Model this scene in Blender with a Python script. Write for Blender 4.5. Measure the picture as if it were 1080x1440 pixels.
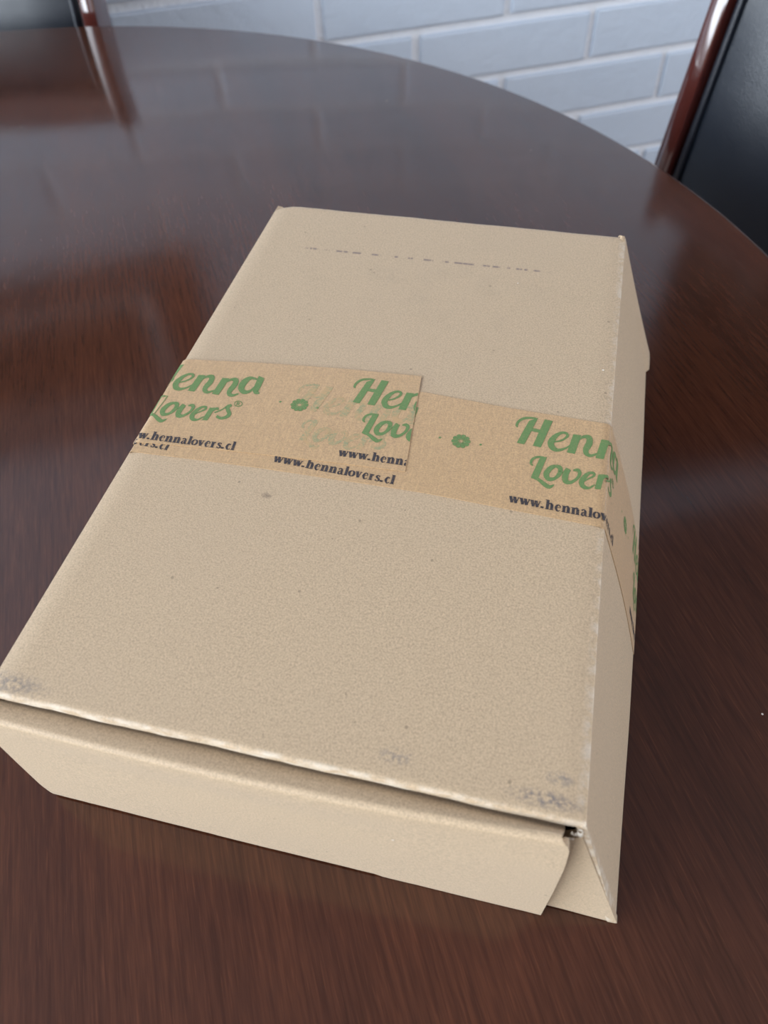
import bpy, bmesh, math, random
from mathutils import Vector, Matrix
random.seed(7)
for o in list(bpy.data.objects): bpy.data.objects.remove(o)
SC = bpy.context.scene
COL = SC.collection
PI = math.pi
U = 0.215                        # one box-frame unit in metres
RA = math.radians(-29.3)         # the box stands turned against the room
CX, CY = -1.118, .684            # table centre in the box frame
HB = .35                         # box height in units
TZ = .75                         # table top height

def W(x, y, z):                  # box frame (units) -> room (metres)
    x -= CX; y -= CY
    c, s = math.cos(RA), math.sin(RA)
    return Vector(((x*c - y*s)*U, (x*s + y*c)*U, TZ + (z+HB)*U))

# ---------------------------------------------------------------- camera
cam = bpy.data.cameras.new('camera'); camo = bpy.data.objects.new('camera', cam); COL.objects.link(camo)
cam.sensor_fit = 'VERTICAL'; cam.sensor_height = 36; cam.lens = 1078/1440*36
cam.clip_start = .01
RB = Matrix(((0.9732104, -0.1577444, 0.1672666), (0.2277811, 0.7604296, -0.6081632), (-0.0312601, 0.6299710, 0.7759893)))
camo.matrix_world = Matrix.Translation(W(0.70367, -0.34204, 1.00000)) @ (Matrix.Rotation(RA, 3, 'Z') @ RB).to_4x4()
cam.dof.use_dof = True; cam.dof.focus_distance = .30; cam.dof.aperture_fstop = 13
SC.camera = camo

# ---------------------------------------------------------------- light
wd = bpy.data.worlds.new('world'); SC.world = wd; wd.use_nodes = True
wd.node_tree.nodes['Background'].inputs[0].default_value = (.55, .72, 1, 1)
wd.node_tree.nodes['Background'].inputs[1].default_value = .8
RX0, RX1, RY0, RY1, RZ = -1.95, 2.5, -3.2, .826, 2.45
def area(name, loc, rot, sx, sy, e, col):
    l = bpy.data.lights.new(name, 'AREA'); l.shape = 'RECTANGLE'; l.size = sx; l.size_y = sy; l.energy = e; l.color = col
    o = bpy.data.objects.new(name, l); o.location = loc; o.rotation_euler = rot; COL.objects.link(o); return o
area('window_light_left', (RX0-.06, -.90, 1.60), (0, -PI/2, 0), 1.6, 3.2, 178, (.84, .92, 1))
area('window_light_front', (.6, RY0-.06, 1.45), (PI/2, 0, 0), 3.2, 1.5, 10, (.98, .98, 1))
area('fill_light_right', (RX1+.06, -1.1, 1.5), (0, PI/2, 0), 1.4, 1.8, 42, (.93, .95, 1))  # fill light added to brighten the flared right side of the box
SC.view_settings.view_transform = 'Standard'; SC.view_settings.look = 'None'
SC.view_settings.exposure = -.12; SC.view_settings.gamma = 1; SC.view_settings.use_curve_mapping = False

# ---------------------------------------------------------------- helpers
def obj(name, verts, faces, mat, parent=None, smooth=False, loc=None):
    me = bpy.data.meshes.new(name); me.from_pydata([tuple(v) for v in verts], [], faces)
    me.validate(); bm = bmesh.new(); bm.from_mesh(me); bmesh.ops.recalc_face_normals(bm, faces=bm.faces); bm.to_mesh(me); bm.free()
    return link(name, me, mat, parent, smooth, loc)
def link(name, me, mat, parent=None, smooth=False, loc=None):
    if mat: me.materials.append(mat)
    if smooth:
        for p in me.polygons: p.use_smooth = True
        me.set_sharp_from_angle(angle=math.radians(38))
    o = bpy.data.objects.new(name, me); COL.objects.link(o)
    if parent: o.parent = parent
    if loc: o.location = loc
    return o
def bmobj(name, bm, mat, parent=None, smooth=True, loc=None):
    me = bpy.data.meshes.new(name); bmesh.ops.recalc_face_normals(bm, faces=bm.faces); bm.to_mesh(me); bm.free()
    return link(name, me, mat, parent, smooth, loc)
def empty(name, loc, rz=0):
    o = bpy.data.objects.new(name, None); o.location = loc; o.rotation_euler = (0, 0, rz); o.empty_display_size = .1; COL.objects.link(o); return o
def tag(o, label, cat, group=None):
    o['label'] = label; o['category'] = cat
    if group: o['group'] = group
    return o
def struct(o): o['kind'] = 'structure'; return o
def add_box(bm, x0, x1, y0, y1, z0, z1, bev=0, seg=2, M=None):
    r = bmesh.ops.create_cube(bm, size=1); vs = r['verts']
    for v in vs: v.co = Vector(((x0+x1)/2+v.co.x*(x1-x0), (y0+y1)/2+v.co.y*(y1-y0), (z0+z1)/2+v.co.z*(z1-z0)))
    if bev:
        es = list({e for v in vs for e in v.link_edges})
        r = bmesh.ops.bevel(bm, geom=es, offset=bev, segments=seg, profile=.5, affect='EDGES'); vs = list({v for f in r['faces'] for v in f.verts} | {v for v in vs if v.is_valid})
    if M:
        for v in vs: v.co = M @ v.co
    return vs
def sweep_bm(bm, path, prof_fn):                  # closed profile swept along a path of (point, profile)
    rings = []
    for i, p in enumerate(path): rings.append([bm.verts.new(q) for q in prof_fn(i, p)])
    n = len(rings[0])
    for a, b in zip(rings, rings[1:]):
        for k in range(n): bm.faces.new((a[k], a[(k+1) % n], b[(k+1) % n], b[k]))
    bm.faces.new(rings[0][::-1]); bm.faces.new(rings[-1])
def tube(bm, pts, r, n=8):
    pts = [Vector(p) for p in pts]
    def f(i, p):
        a = pts[max(i-1, 0)]; b = pts[min(i+1, len(pts)-1)]; t = (b-a).normalized()
        u = t.cross(Vector((0, 1, .01))).normalized() if abs(t.y) < .9 else t.cross(Vector((1, 0, 0))).normalized(); v = t.cross(u)
        return [p + r*(u*math.cos(2*PI*k/n)+v*math.sin(2*PI*k/n)) for k in range(n)]
    sweep_bm(bm, pts, f)
def lathe(bm, prof, n=64):
    rings = [[bm.verts.new((r*math.cos(2*PI*k/n), r*math.sin(2*PI*k/n), z)) for k in range(n)] for r, z in prof]
    for a, b in zip(rings, rings[1:]):
        for k in range(n): bm.faces.new((a[k], a[(k+1) % n], b[(k+1) % n], b[k]))
    bm.faces.new(rings[0]); bm.faces.new(rings[-1][::-1])

# ---------------------------------------------------------------- materials
class NT:
    def __init__(s, name):
        s.m = bpy.data.materials.new(name); s.m.use_nodes = True; s.t = s.m.node_tree; s.b = s.t.nodes['Principled BSDF']
        s.tc = s.t.nodes.new('ShaderNodeTexCoord')
    def n(s, typ, **kw):
        nd = s.t.nodes.new(typ)
        for k, v in kw.items(): setattr(nd, k, v)
        return nd
    def l(s, a, b): s.t.links.new(a, b)
    def setin(s, nd, i, v):
        if hasattr(v, 'is_linked') or hasattr(v, 'links'): s.l(v, nd.inputs[i])
        else: nd.inputs[i].default_value = v
    def mapping(s, scale=(1, 1, 1), loc=(0, 0, 0), rot=(0, 0, 0), out='Object'):
        m = s.n('ShaderNodeMapping'); s.l(s.tc.outputs[out], m.inputs[0]); m.inputs['Scale'].default_value = scale
        m.inputs['Location'].default_value = loc; m.inputs['Rotation'].default_value = rot; return m.outputs[0]
    def noise(s, vec, scale, det=3, rough=.55, dist=0):
        n = s.n('ShaderNodeTexNoise'); s.l(vec, n.inputs['Vector']); n.inputs['Scale'].default_value = scale
        n.inputs['Detail'].default_value = det; n.inputs['Roughness'].default_value = rough; n.inputs['Distortion'].default_value = dist
        return n.outputs['Fac']
    def ramp(s, fac, stops):
        r = s.n('ShaderNodeValToRGB'); s.l(fac, r.inputs[0]); e = r.color_ramp.elements
        while len(e) < len(stops): e.new(.5)
        for q, (p, c) in zip(e, stops): q.position = p; q.color = tuple(c)+(1,) if len(c) == 3 else c
        return r.outputs[0]
    def mix(s, fac, a, b, mode='MIX'):
        m = s.n('ShaderNodeMix', data_type='RGBA', blend_type=mode)
        for i, v in ((0, fac), (6, a), (7, b)):
            if isinstance(v, (tuple, list)): v = tuple(v)+(1,) if len(v) == 3 else v
            s.setin(m, i, v)
        return m.outputs[2]
    def math(s, op, a, b=0., c=0.):
        m = s.n('ShaderNodeMath', operation=op); s.setin(m, 0, a); s.setin(m, 1, b); s.setin(m, 2, c); return m.outputs[0]
    def mr(s, v, a, b, c=0., d=1.):
        m = s.n('ShaderNodeMapRange'); s.setin(m, 0, v)
        for i, q in ((1, a), (2, b), (3, c), (4, d)): m.inputs[i].default_value = q
        return m.outputs[0]
    def bump(s, h, strength, dist):
        b = s.n('ShaderNodeBump'); b.inputs['Strength'].default_value = strength; b.inputs['Distance'].default_value = dist
        s.l(h, b.inputs['Height']); s.l(b.outputs[0], s.b.inputs['Normal'])
    def xyz(s):
        x = s.n('ShaderNodeSeparateXYZ'); s.l(s.tc.outputs['Object'], x.inputs[0]); return x.outputs
    def col(s, c): s.setin(s.b, 'Base Color', tuple(c)+(1,) if isinstance(c, tuple) else c)
    def rough(s, r): s.setin(s.b, 'Roughness', r)

def lin(r, g, b): return tuple(((v/255)/12.92 if v <= 10 else (((v/255)+.055)/1.055)**2.4) for v in (r, g, b))

def kraft(name, base, marks=False, tape=False):
    t = NT(name); v = t.mapping()
    a = t.noise(v, 1500, 3, .75); b = t.noise(t.mapping(scale=(1, .45, 1), rot=(0, 0, .5)), 2300, 2, .6); c = t.noise(v, 9, 3)
    c0 = tuple(x*.70 for x in base); c1 = tuple(x*1.22 for x in base)
    k = t.ramp(a, [(.36, c0), (.5, base), (.64, c1)])
    k = t.mix(t.mr(b, .35, .7, 0, .5), k, tuple(x*.86 for x in base))
    k = t.mix(t.mr(c, .35, .7, 0, .35), k, (base[0]*.93, base[1]*.94, base[2]*.98))
    # single dark and pale fibres
    vo = t.n('ShaderNodeTexVoronoi'); t.l(v, vo.inputs['Vector']); vo.inputs['Scale'].default_value = 150
    sp = t.math('MULTIPLY', t.math('LESS_THAN', vo.outputs['Distance'], .085), t.math('GREATER_THAN', t.noise(v, 160, 1), .60))
    k = t.mix(t.math('MULTIPLY', sp, .55), k, tuple(x*.35 for x in base))
    vo2 = t.n('ShaderNodeTexVoronoi'); t.l(t.mapping(loc=(3, 1, 0)), vo2.inputs['Vector']); vo2.inputs['Scale'].default_value = 60
    sp2 = t.math('MULTIPLY', t.math('LESS_THAN', vo2.outputs['Distance'], .03), t.math('GREATER_THAN', t.noise(v, 70, 1), .58))
    k = t.mix(t.math('MULTIPLY', sp2, 0 if tape else .8), k, (.85, .80, .70))
    if tape:
        w = t.noise(t.mapping(scale=(1, .12, 1), rot=(0, 0, 0)), 1500, 2); w2 = t.noise(t.mapping(scale=(.12, 1, 1)), 1500, 2)
        k = t.mix(t.mr(w, .5, .72, 0, .35), k, tuple(min(1, x*1.35) for x in base)); k = t.mix(t.mr(w2, .5, .72, 0, .4), k, tuple(x*.78 for x in base))
    if marks:
        X = t.xyz()
        def spot(cx, cy, rx, ry, lo, hi, colr, amt, sc=700):
            nonlocal k
            dx = t.math('DIVIDE', t.math('SUBTRACT', X[0], cx*U), rx*U); dy = t.math('DIVIDE', t.math('SUBTRACT', X[1], cy*U), ry*U)
            d = t.math('SQRT', t.math('ADD', t.math('MULTIPLY', dx, dx), t.math('MULTIPLY', dy, dy)))
            f = t.math('MULTIPLY', t.mr(d, 1, .3), t.mr(t.noise(v, sc, 3, .7), lo, hi, 0, amt)); k = t.mix(f, k, colr)
        spot(.80, .022, .06, .014, .42, .6, (.10, .10, .12), .75); spot(.815, .052, .022, .012, .42, .6, (.12, .13, .15), .6)
        spot(.03, .02, .08, .022, .40, .62, (.12, .12, .13), .6); spot(.45, 1.05, .5, .3, .5, .8, (.30, .24, .16), .25, 40)
        spot(.60, .035, .03, .015, .45, .6, (.14, .14, .15), .5)
        spot(.282, .385+.05, .012, .008, .3, .5, (.14, .10, .07), .6)
        # scuffed line of dark dashes near the back
        ln = t.math('ABSOLUTE', t.math('SUBTRACT', X[1], t.math('ADD', t.math('MULTIPLY', X[0], 0.0079), 1.1788*U)))
        nn = t.noise(t.mapping(scale=(1, .05, 1)), 380, 2, .6)
        f = t.math('MULTIPLY', t.mr(ln, .0009, .0003), t.math('MULTIPLY', t.mr(nn, .46, .56, 0, .75), t.math('MULTIPLY', t.mr(X[0], .105*U, .125*U), t.mr(X[0], .70*U, .66*U))))
        k = t.mix(f, k, (.10, .07, .09))
        # right fold whitened by wear; gloss highlight painted along the front lip
        e = t.math('ADD', t.math('MULTIPLY', t.mr(X[0], .836*U, .849*U), t.mr(X[2], (HB-.012)*U, (HB-.001)*U)), 0.)
        k = t.mix(t.math('MULTIPLY', e, t.mr(t.noise(v, 260, 3), .42, .62, 0, .45)), k, (.72, .66, .57))
        e = t.mr(X[1], .007*U, .001*U); k = t.mix(t.math('MULTIPLY', e, t.mr(t.noise(t.mapping(scale=(.5, 1, 1)), 300, 3), .40, .62, 0, .6)), k, (.74, .66, .54))
    t.col(k); t.rough(.62 if not tape else .5); t.b.inputs['Specular IOR Level'].default_value = .5
    t.b.inputs['Sheen Weight'].default_value = .25 if tape else .15; t.b.inputs['Sheen Roughness'].default_value = .4
    if tape: t.b.inputs['Coat Weight'].default_value = .25; t.b.inputs['Coat Roughness'].default_value = .4
    t.bump(t.math('ADD', a, t.math('MULTIPLY', c, .4)), .35, .0003); return t.m

KR = (.525, .386, .242)
M_kraft = kraft('kraft_board', KR)
M_top = kraft('kraft_board_printed_side', KR, marks=True)
M_tape = kraft('paper_tape', (.525, .335, .165), tape=True)
def flat(name, c, r=.6, spec=.4):
    t = NT(name); t.col(tuple(c)); t.rough(r); t.b.inputs['Specular IOR Level'].default_value = spec; return t
def ink(name, c, amt, base=(.525, .335, .165)):
    t = NT(name); v = t.mapping(); n = t.noise(v, 1500, 3, .7)
    t.col(t.mix(t.mr(n, .50, .78, 0, amt), tuple(c), base)); t.rough(.55); return t.m
M_green = ink('green_ink', (.125, .225, .072), .35)
M_black = ink('black_ink', (.035, .03, .035), .3)
def ghost():
    t = NT('green_ink_under_tape'); v = t.mapping(); f = t.math('MULTIPLY', t.mr(t.noise(v, 130, 3, .7), .34, .54), t.mr(t.noise(v, 1100, 2, .7), .35, .6))
    t.col(t.mix(f, (.525, .335, .165), (.30, .30, .16))); t.rough(.5); return t.m
M_ghost = ghost()
M_ghostk = ink('grey_ink_under_tape', (.42, .31, .19), .8)
M_greenv = ink('pale_green_ink', (.19, .31, .16), .5)

def wood(name, c0, c1, c2, rough, coat, axis='Y', scale=1., fine=1.):
    t = NT(name)
    sc = {'Y': (1, .045, 1), 'Z': (1, 1, .05), 'X': (.05, 1, 1)}[axis]
    v = t.mapping(scale=sc, rot=(0, 0, -.10) if axis == 'Y' else (0, 0, 0))
    a = t.noise(v, 14*scale, 4, .6, .6); b = t.noise(v, 560*scale, 3, .7); c = t.noise(v, 1300*scale, 2, .6)
    k = t.ramp(a, [(.28, c0), (.5, c1), (.74, c2)])
    k = t.mix(t.mr(b, .36, .64, .55*fine, 0), k, tuple(x*.42 for x in c0))
    k = t.mix(t.mr(c, .56, .75, 0, .30*fine), k, tuple(min(1, x*1.7) for x in c2))
    if axis == 'Y':                                    # a few specks of dust on the varnish
        vo = t.n('ShaderNodeTexVoronoi'); t.l(t.mapping(), vo.inputs['Vector']); vo.inputs['Scale'].default_value = 40
        k = t.mix(t.math('MULTIPLY', t.math('LESS_THAN', vo.outputs['Distance'], .018), t.math('GREATER_THAN', t.noise(t.mapping(), 31, 1), .5)), k, (.7, .66, .6))
    t.col(k); t.setin(t.b, 'Roughness', t.mr(t.noise(t.mapping(), 3.5, 3), .3, .7, rough*.85, rough*1.2))
    t.b.inputs['Coat Weight'].default_value = coat; t.b.inputs['Coat Roughness'].default_value = rough*.6
    if axis == 'Z': t.b.inputs['Coat IOR'].default_value = 1.75
    t.bump(t.math('ADD', t.math('MULTIPLY', t.noise(t.mapping(), 16, 2), 1.), t.math('MULTIPLY', b, .02)), .12, .0015)
    return t.m
M_table = wood('mahogany_table_varnish', (.044, .0145, .0075), (.067, .022, .011), (.094, .031, .0145), .12, .0, 'Y')
M_tableleg = wood('mahogany_leg', (.03, .008, .005), (.045, .012, .007), (.06, .018, .009), .2, .2, 'Z')
M_chairwood = wood('mahogany_chair', (.055, .012, .010), (.075, .017, .013), (.095, .022, .016), .10, 1., 'Z', fine=.4)

M_doorwood = wood('dark_door_wood', (.020, .008, .005), (.030, .011, .007), (.040, .015, .009), .35, .0, 'Z', fine=.6)
t = NT('worn_brass'); t.col((.5, .36, .16)); t.b.inputs['Metallic'].default_value = 1; t.rough(.35); M_brass = t.m
t = NT('black_leather'); v = t.mapping(); vo = t.n('ShaderNodeTexVoronoi', feature='DISTANCE_TO_EDGE'); t.l(v, vo.inputs['Vector']); vo.inputs['Scale'].default_value = 480
t.col((.006, .009, .016)); t.rough(t.mr(t.noise(v, 25, 3), .3, .7, .30, .36)); t.b.inputs['Specular IOR Level'].default_value = .6
t.bump(t.math('ADD', t.mr(vo.outputs['Distance'], 0, .2), t.math('MULTIPLY', t.noise(v, 14, 2), 1.5)), .12, .0006); M_leather = t.m

t = NT('painted_brick'); v = t.mapping(out='Object')
gc = t.n('ShaderNodeNewGeometry'); mp = t.n('ShaderNodeMapping'); t.l(gc.outputs['Position'], mp.inputs[0]); P0 = mp.outputs[0]
t.col(t.mix(t.mr(t.noise(P0, 5, 4), .3, .7), (.56, .65, .76), (.61, .69, .79)))
t.rough(.6); t.bump(t.math('ADD', t.noise(P0, 60, 4), t.math('MULTIPLY', t.noise(P0, 400, 2), .15)), .5, .004); M_brick = t.m
t = NT('painted_mortar'); v = t.mapping()
t.col(t.mix(t.mr(t.noise(v, 25, 4), .3, .7), (.84, .87, .91), (.88, .90, .93))); t.rough(.45); t.bump(t.noise(v, 120, 4), .6, .004); M_mortar = t.m
t = NT('plaster'); v = t.mapping(); t.col(t.mix(t.noise(v, 3, 3), (.56, .54, .50), (.60, .58, .54))); t.rough(.8); t.bump(t.noise(v, 90, 3), .2, .002); M_plaster = t.m
t = NT('ceiling_boards'); v = t.mapping(scale=(1, .08, 1)); t.col(t.mix(t.noise(v, 20, 3), (.30, .26, .26), (.36, .32, .32))); t.rough(.6); M_ceil = t.m
t = NT('floor_tiles_clay'); v = t.mapping(); br = t.n('ShaderNodeTexBrick'); t.l(v, br.inputs[0]); br.inputs['Scale'].default_value = 3; br.offset = 0
br.inputs['Color1'].default_value = (.28, .17, .11, 1); br.inputs['Color2'].default_value = (.24, .14, .09, 1); br.inputs['Mortar'].default_value = (.15, .12, .10, 1); br.inputs['Mortar Size'].default_value = .012
t.col(br.outputs[0]); t.rough(.4); M_floor = t.m
M_white = flat('white_paint', (.72, .73, .74), .35).m
M_dark = flat('dark_recess', (.01, .009, .008), .9, .1).m
M_art = flat('dark_canvas', (.035, .016, .014), .5).m
M_mat = flat('grey_mount', (.62, .64, .67), .7).m
M_fluting = flat('fluting_paper', (.66, .60, .50), .8).m

# ---------------------------------------------------------------- room shell
def slab(name, x0, x1, y0, y1, z0, z1, mat, parent=None, bev=0):
    bm = bmesh.new(); add_box(bm, x0, x1, y0, y1, z0, z1, bev); return bmobj(name, bm, mat, parent, smooth=bool(bev))
T_ = .12
struct(slab('floor', RX0-T_, RX1+T_, RY0-T_, RY1+T_, -.1, 0, M_floor))
struct(slab('ceiling', RX0-T_, RX1+T_, RY0-T_, RY1+T_, RZ, RZ+.1, M_ceil))
def wall_hole(name, axis, pos, a0, a1, h0, h1, z0, z1):      # wall with one window opening
    bm = bmesh.new()
    for (p, q, r, s) in ((a0, h0, 0, RZ), (h1, a1, 0, RZ), (h0, h1, 0, z0), (h0, h1, z1, RZ)):
        if axis == 'x': add_box(bm, pos-T_, pos, p, q, r, s)
        else: add_box(bm, p, q, pos-T_, pos, r, s)
    return struct(bmobj(name, bm, M_plaster, smooth=False))
wall_hole('wall_left', 'x', RX0, RY0-T_, RY1+T_, -2.50, .70, .80, 2.40)
wall_hole('wall_right', 'x', RX1+T_, RY0-T_, RY1+T_, -2.0, -.2, .80, 2.20)  # opening added for the right fill light
wall_hole('wall_front', 'y', RY0, RX0, RX1, -1.0, 2.2, .70, 2.20)
def window(name, axis, pos, h0, h1, z0, z1):
    r = struct(empty(name, (0, 0, 0)))
    def bar(nm, a, b, c, d):
        if axis == 'x': slab(nm, pos-.055, pos-.01, a, b, c, d, M_white, r, .004)
        else: slab(nm, a, b, pos-.055, pos-.01, c, d, M_white, r, .004)
    bar('window_frame', h0, h0+.05, z0, z1); bar('window_frame', h1-.05, h1, z0, z1)
    bar('window_frame', h0+.05, h1-.05, z0, z0+.05); bar('window_frame', h0+.05, h1-.05, z1-.05, z1)
    bar('window_mullion', (h0+h1)/2-.025, (h0+h1)/2+.025, z0+.05, z1-.05)
window('window_1', 'x', RX0, -2.50, .70, .80, 2.40)
window('added_window_right', 'x', RX1+.065, -2.0, -.2, .80, 2.20)  # unseen window added round the right fill light
window('window_2', 'y', RY0, -1.0, 2.2, .70, 2.20)

# back wall of painted bricks
MR = .0065                                             # mortar recess
wb = struct(slab('wall_back', RX0-T_, RX1+T_, RY1+MR, RY1+MR+T_, 0, RZ, M_mortar))
BL_, BP, ROW = 0.2892, 0.7643, 0.0803                        # length pitch, joint phase, row height
GAP = .0125
BLX, BH, CH = BL_-GAP, ROW-GAP, .003
def brick_verts(cx, cz):
    d = RY1+MR+.002; f = RY1; m = RY1+.0015; a, b = BLX/2, BH/2
    vs = []
    for (y, i) in ((d, 0), (m, 0), (f, CH)):
        vs += [(cx-a+i, y, cz-b+i), (cx+a-i, y, cz-b+i), (cx+a-i, y, cz+b-i), (cx-a+i, y, cz+b-i)]
    return vs
BF = [(k+o, (k+1) % 4+o, (k+1) % 4+4+o, k+4+o) for o in (0, 4) for k in range(4)] + [(8, 9, 10, 11)]
bproto = None; far_v, far_f = [], []
zr0 = 0.6039                                              # a bed-joint level
r0 = -int((zr0)/ROW)-1
for r in range(r0, 40):
    z = zr0 + (r+.5)*ROW
    if z-BH/2 < -.0 or z+BH/2 > RZ: continue
    ph = BP + (BL_/2 if r % 2 else 0)
    k = int((RX0-ph)/BL_)-1
    while True:
        x = ph + (k+.5)*BL_; k += 1
        if x-BLX/2 < RX0: continue
        if x+BLX/2 > RX1: break
        if -1.25 < x < 1.35 and .15 < z < 1.35:
            if bproto is None:
                bproto = obj('brick', brick_verts(0, 0), BF, M_brick, wb, smooth=False); bo = bproto
            else:
                bo = bproto.copy(); COL.objects.link(bo); bo.parent = wb
            bo.location = (x+random.uniform(-.001, .001), random.uniform(-.0006, .0006), z+random.uniform(-.0008, .0008)); bo.rotation_euler = (0, random.uniform(-.003, .003), 0)
        else:
            n = len(far_v); far_v += brick_verts(x, z); far_f += [tuple(q+n for q in f) for f in BF]
o = obj('far_bricks', far_v, far_f, M_brick, wb, smooth=False); o['kind'] = 'stuff'

# guessed door, added for the dark shape mirrored in the table beside the box
dr = struct(empty('guessed_door', (1.29, RY1, 0)))
slab('door_frame', 0, .06, -.035, -.001, 0, 2.12, M_doorwood, dr, .003); slab('door_frame', .90, .96, -.035, -.001, 0, 2.12, M_doorwood, dr, .003); slab('door_frame', .06, .90, -.035, -.001, 2.06, 2.12, M_doorwood, dr, .003)
slab('door_leaf', .062, .898, -.018, -.001, .005, 2.058, M_doorwood, dr)
for a, b in ((.16, .95), (1.07, 1.94)):
    for c in (.15, .52): slab('door_panel', c, c+.29, -.027, -.017, a, b, M_doorwood, dr, .006)
bm = bmesh.new(); tube(bm, [(.13, -.018, 1.02), (.13, -.06, 1.02), (.13, -.07, 1.02), (.17, -.072, 1.02), (.24, -.070, 1.02)], .009); bmobj('door_handle', bm, M_brass, dr)

# ---------------------------------------------------------------- round table
tb = tag(empty('round_table', (0, 0, 0)), 'round dark mahogany table with glossy top under the cardboard box', 'table')
RT = 2.759*U
bm = bmesh.new()
prof = [(.001, TZ)]
e = .006
prof = [(RT-.30, TZ), (RT-e, TZ)] + [(RT-e+e*math.sin(a), TZ-e+e*math.cos(a)) for a in [PI/8, PI/4, 3*PI/8, PI/2]] + [(RT, TZ-.020)] + [(RT-e+e*math.cos(a), TZ-.020-e*math.sin(a)) for a in [PI/4, PI/2]] + [(RT-.03, TZ-.028)]
lathe(bm, prof, 256); bmobj('tabletop', bm, M_table, tb)
bm = bmesh.new()
n = 96; R1, R2 = RT-.09, RT-.115
rings = [[bm.verts.new((r*math.cos(2*PI*k/n), r*math.sin(2*PI*k/n), z)) for k in range(n)] for r, z in ((R1, TZ-.028), (R1, TZ-.09), (R2, TZ-.09), (R2, TZ-.028))]
for a, b in zip(rings, rings[1:]+rings[:1]):
    for k in range(n): bm.faces.new((a[k], a[(k+1) % n], b[(k+1) % n], b[k]))
bmobj('apron', bm, M_tableleg, tb)
bm = bmesh.new(); lathe(bm, [(.12, TZ-.028), (.12, TZ-.05), (.06, TZ-.07), (.045, .60), (.07, .48), (.08, .38), (.05, .27), (.045, .22), (.075, .18), (.075, .10), (.03, .09)], 40); bmobj('pedestal', bm, M_tableleg, tb)
for k in range(4):
    a = PI/4 + k*PI/2 + .2; bm = bmesh.new(); path = [(.05, .15), (.14, .145), (.24, .10), (.33, .045), (.37, .022)]
    hw = [(.025, .045), (.025, .035), (.023, .028), (.021, .024), (.021, .022)]
    sweep_bm(bm, path, lambda i, p: [Matrix.Rotation(a, 3, 'Z') @ Vector((p[0], sy*hw[i][0], p[1]+sz*hw[i][1])) for sy, sz in ((-1, -1), (1, -1), (1, 1), (-1, 1))])
    bmobj('foot', bm, M_tableleg, tb, smooth=False)

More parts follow.
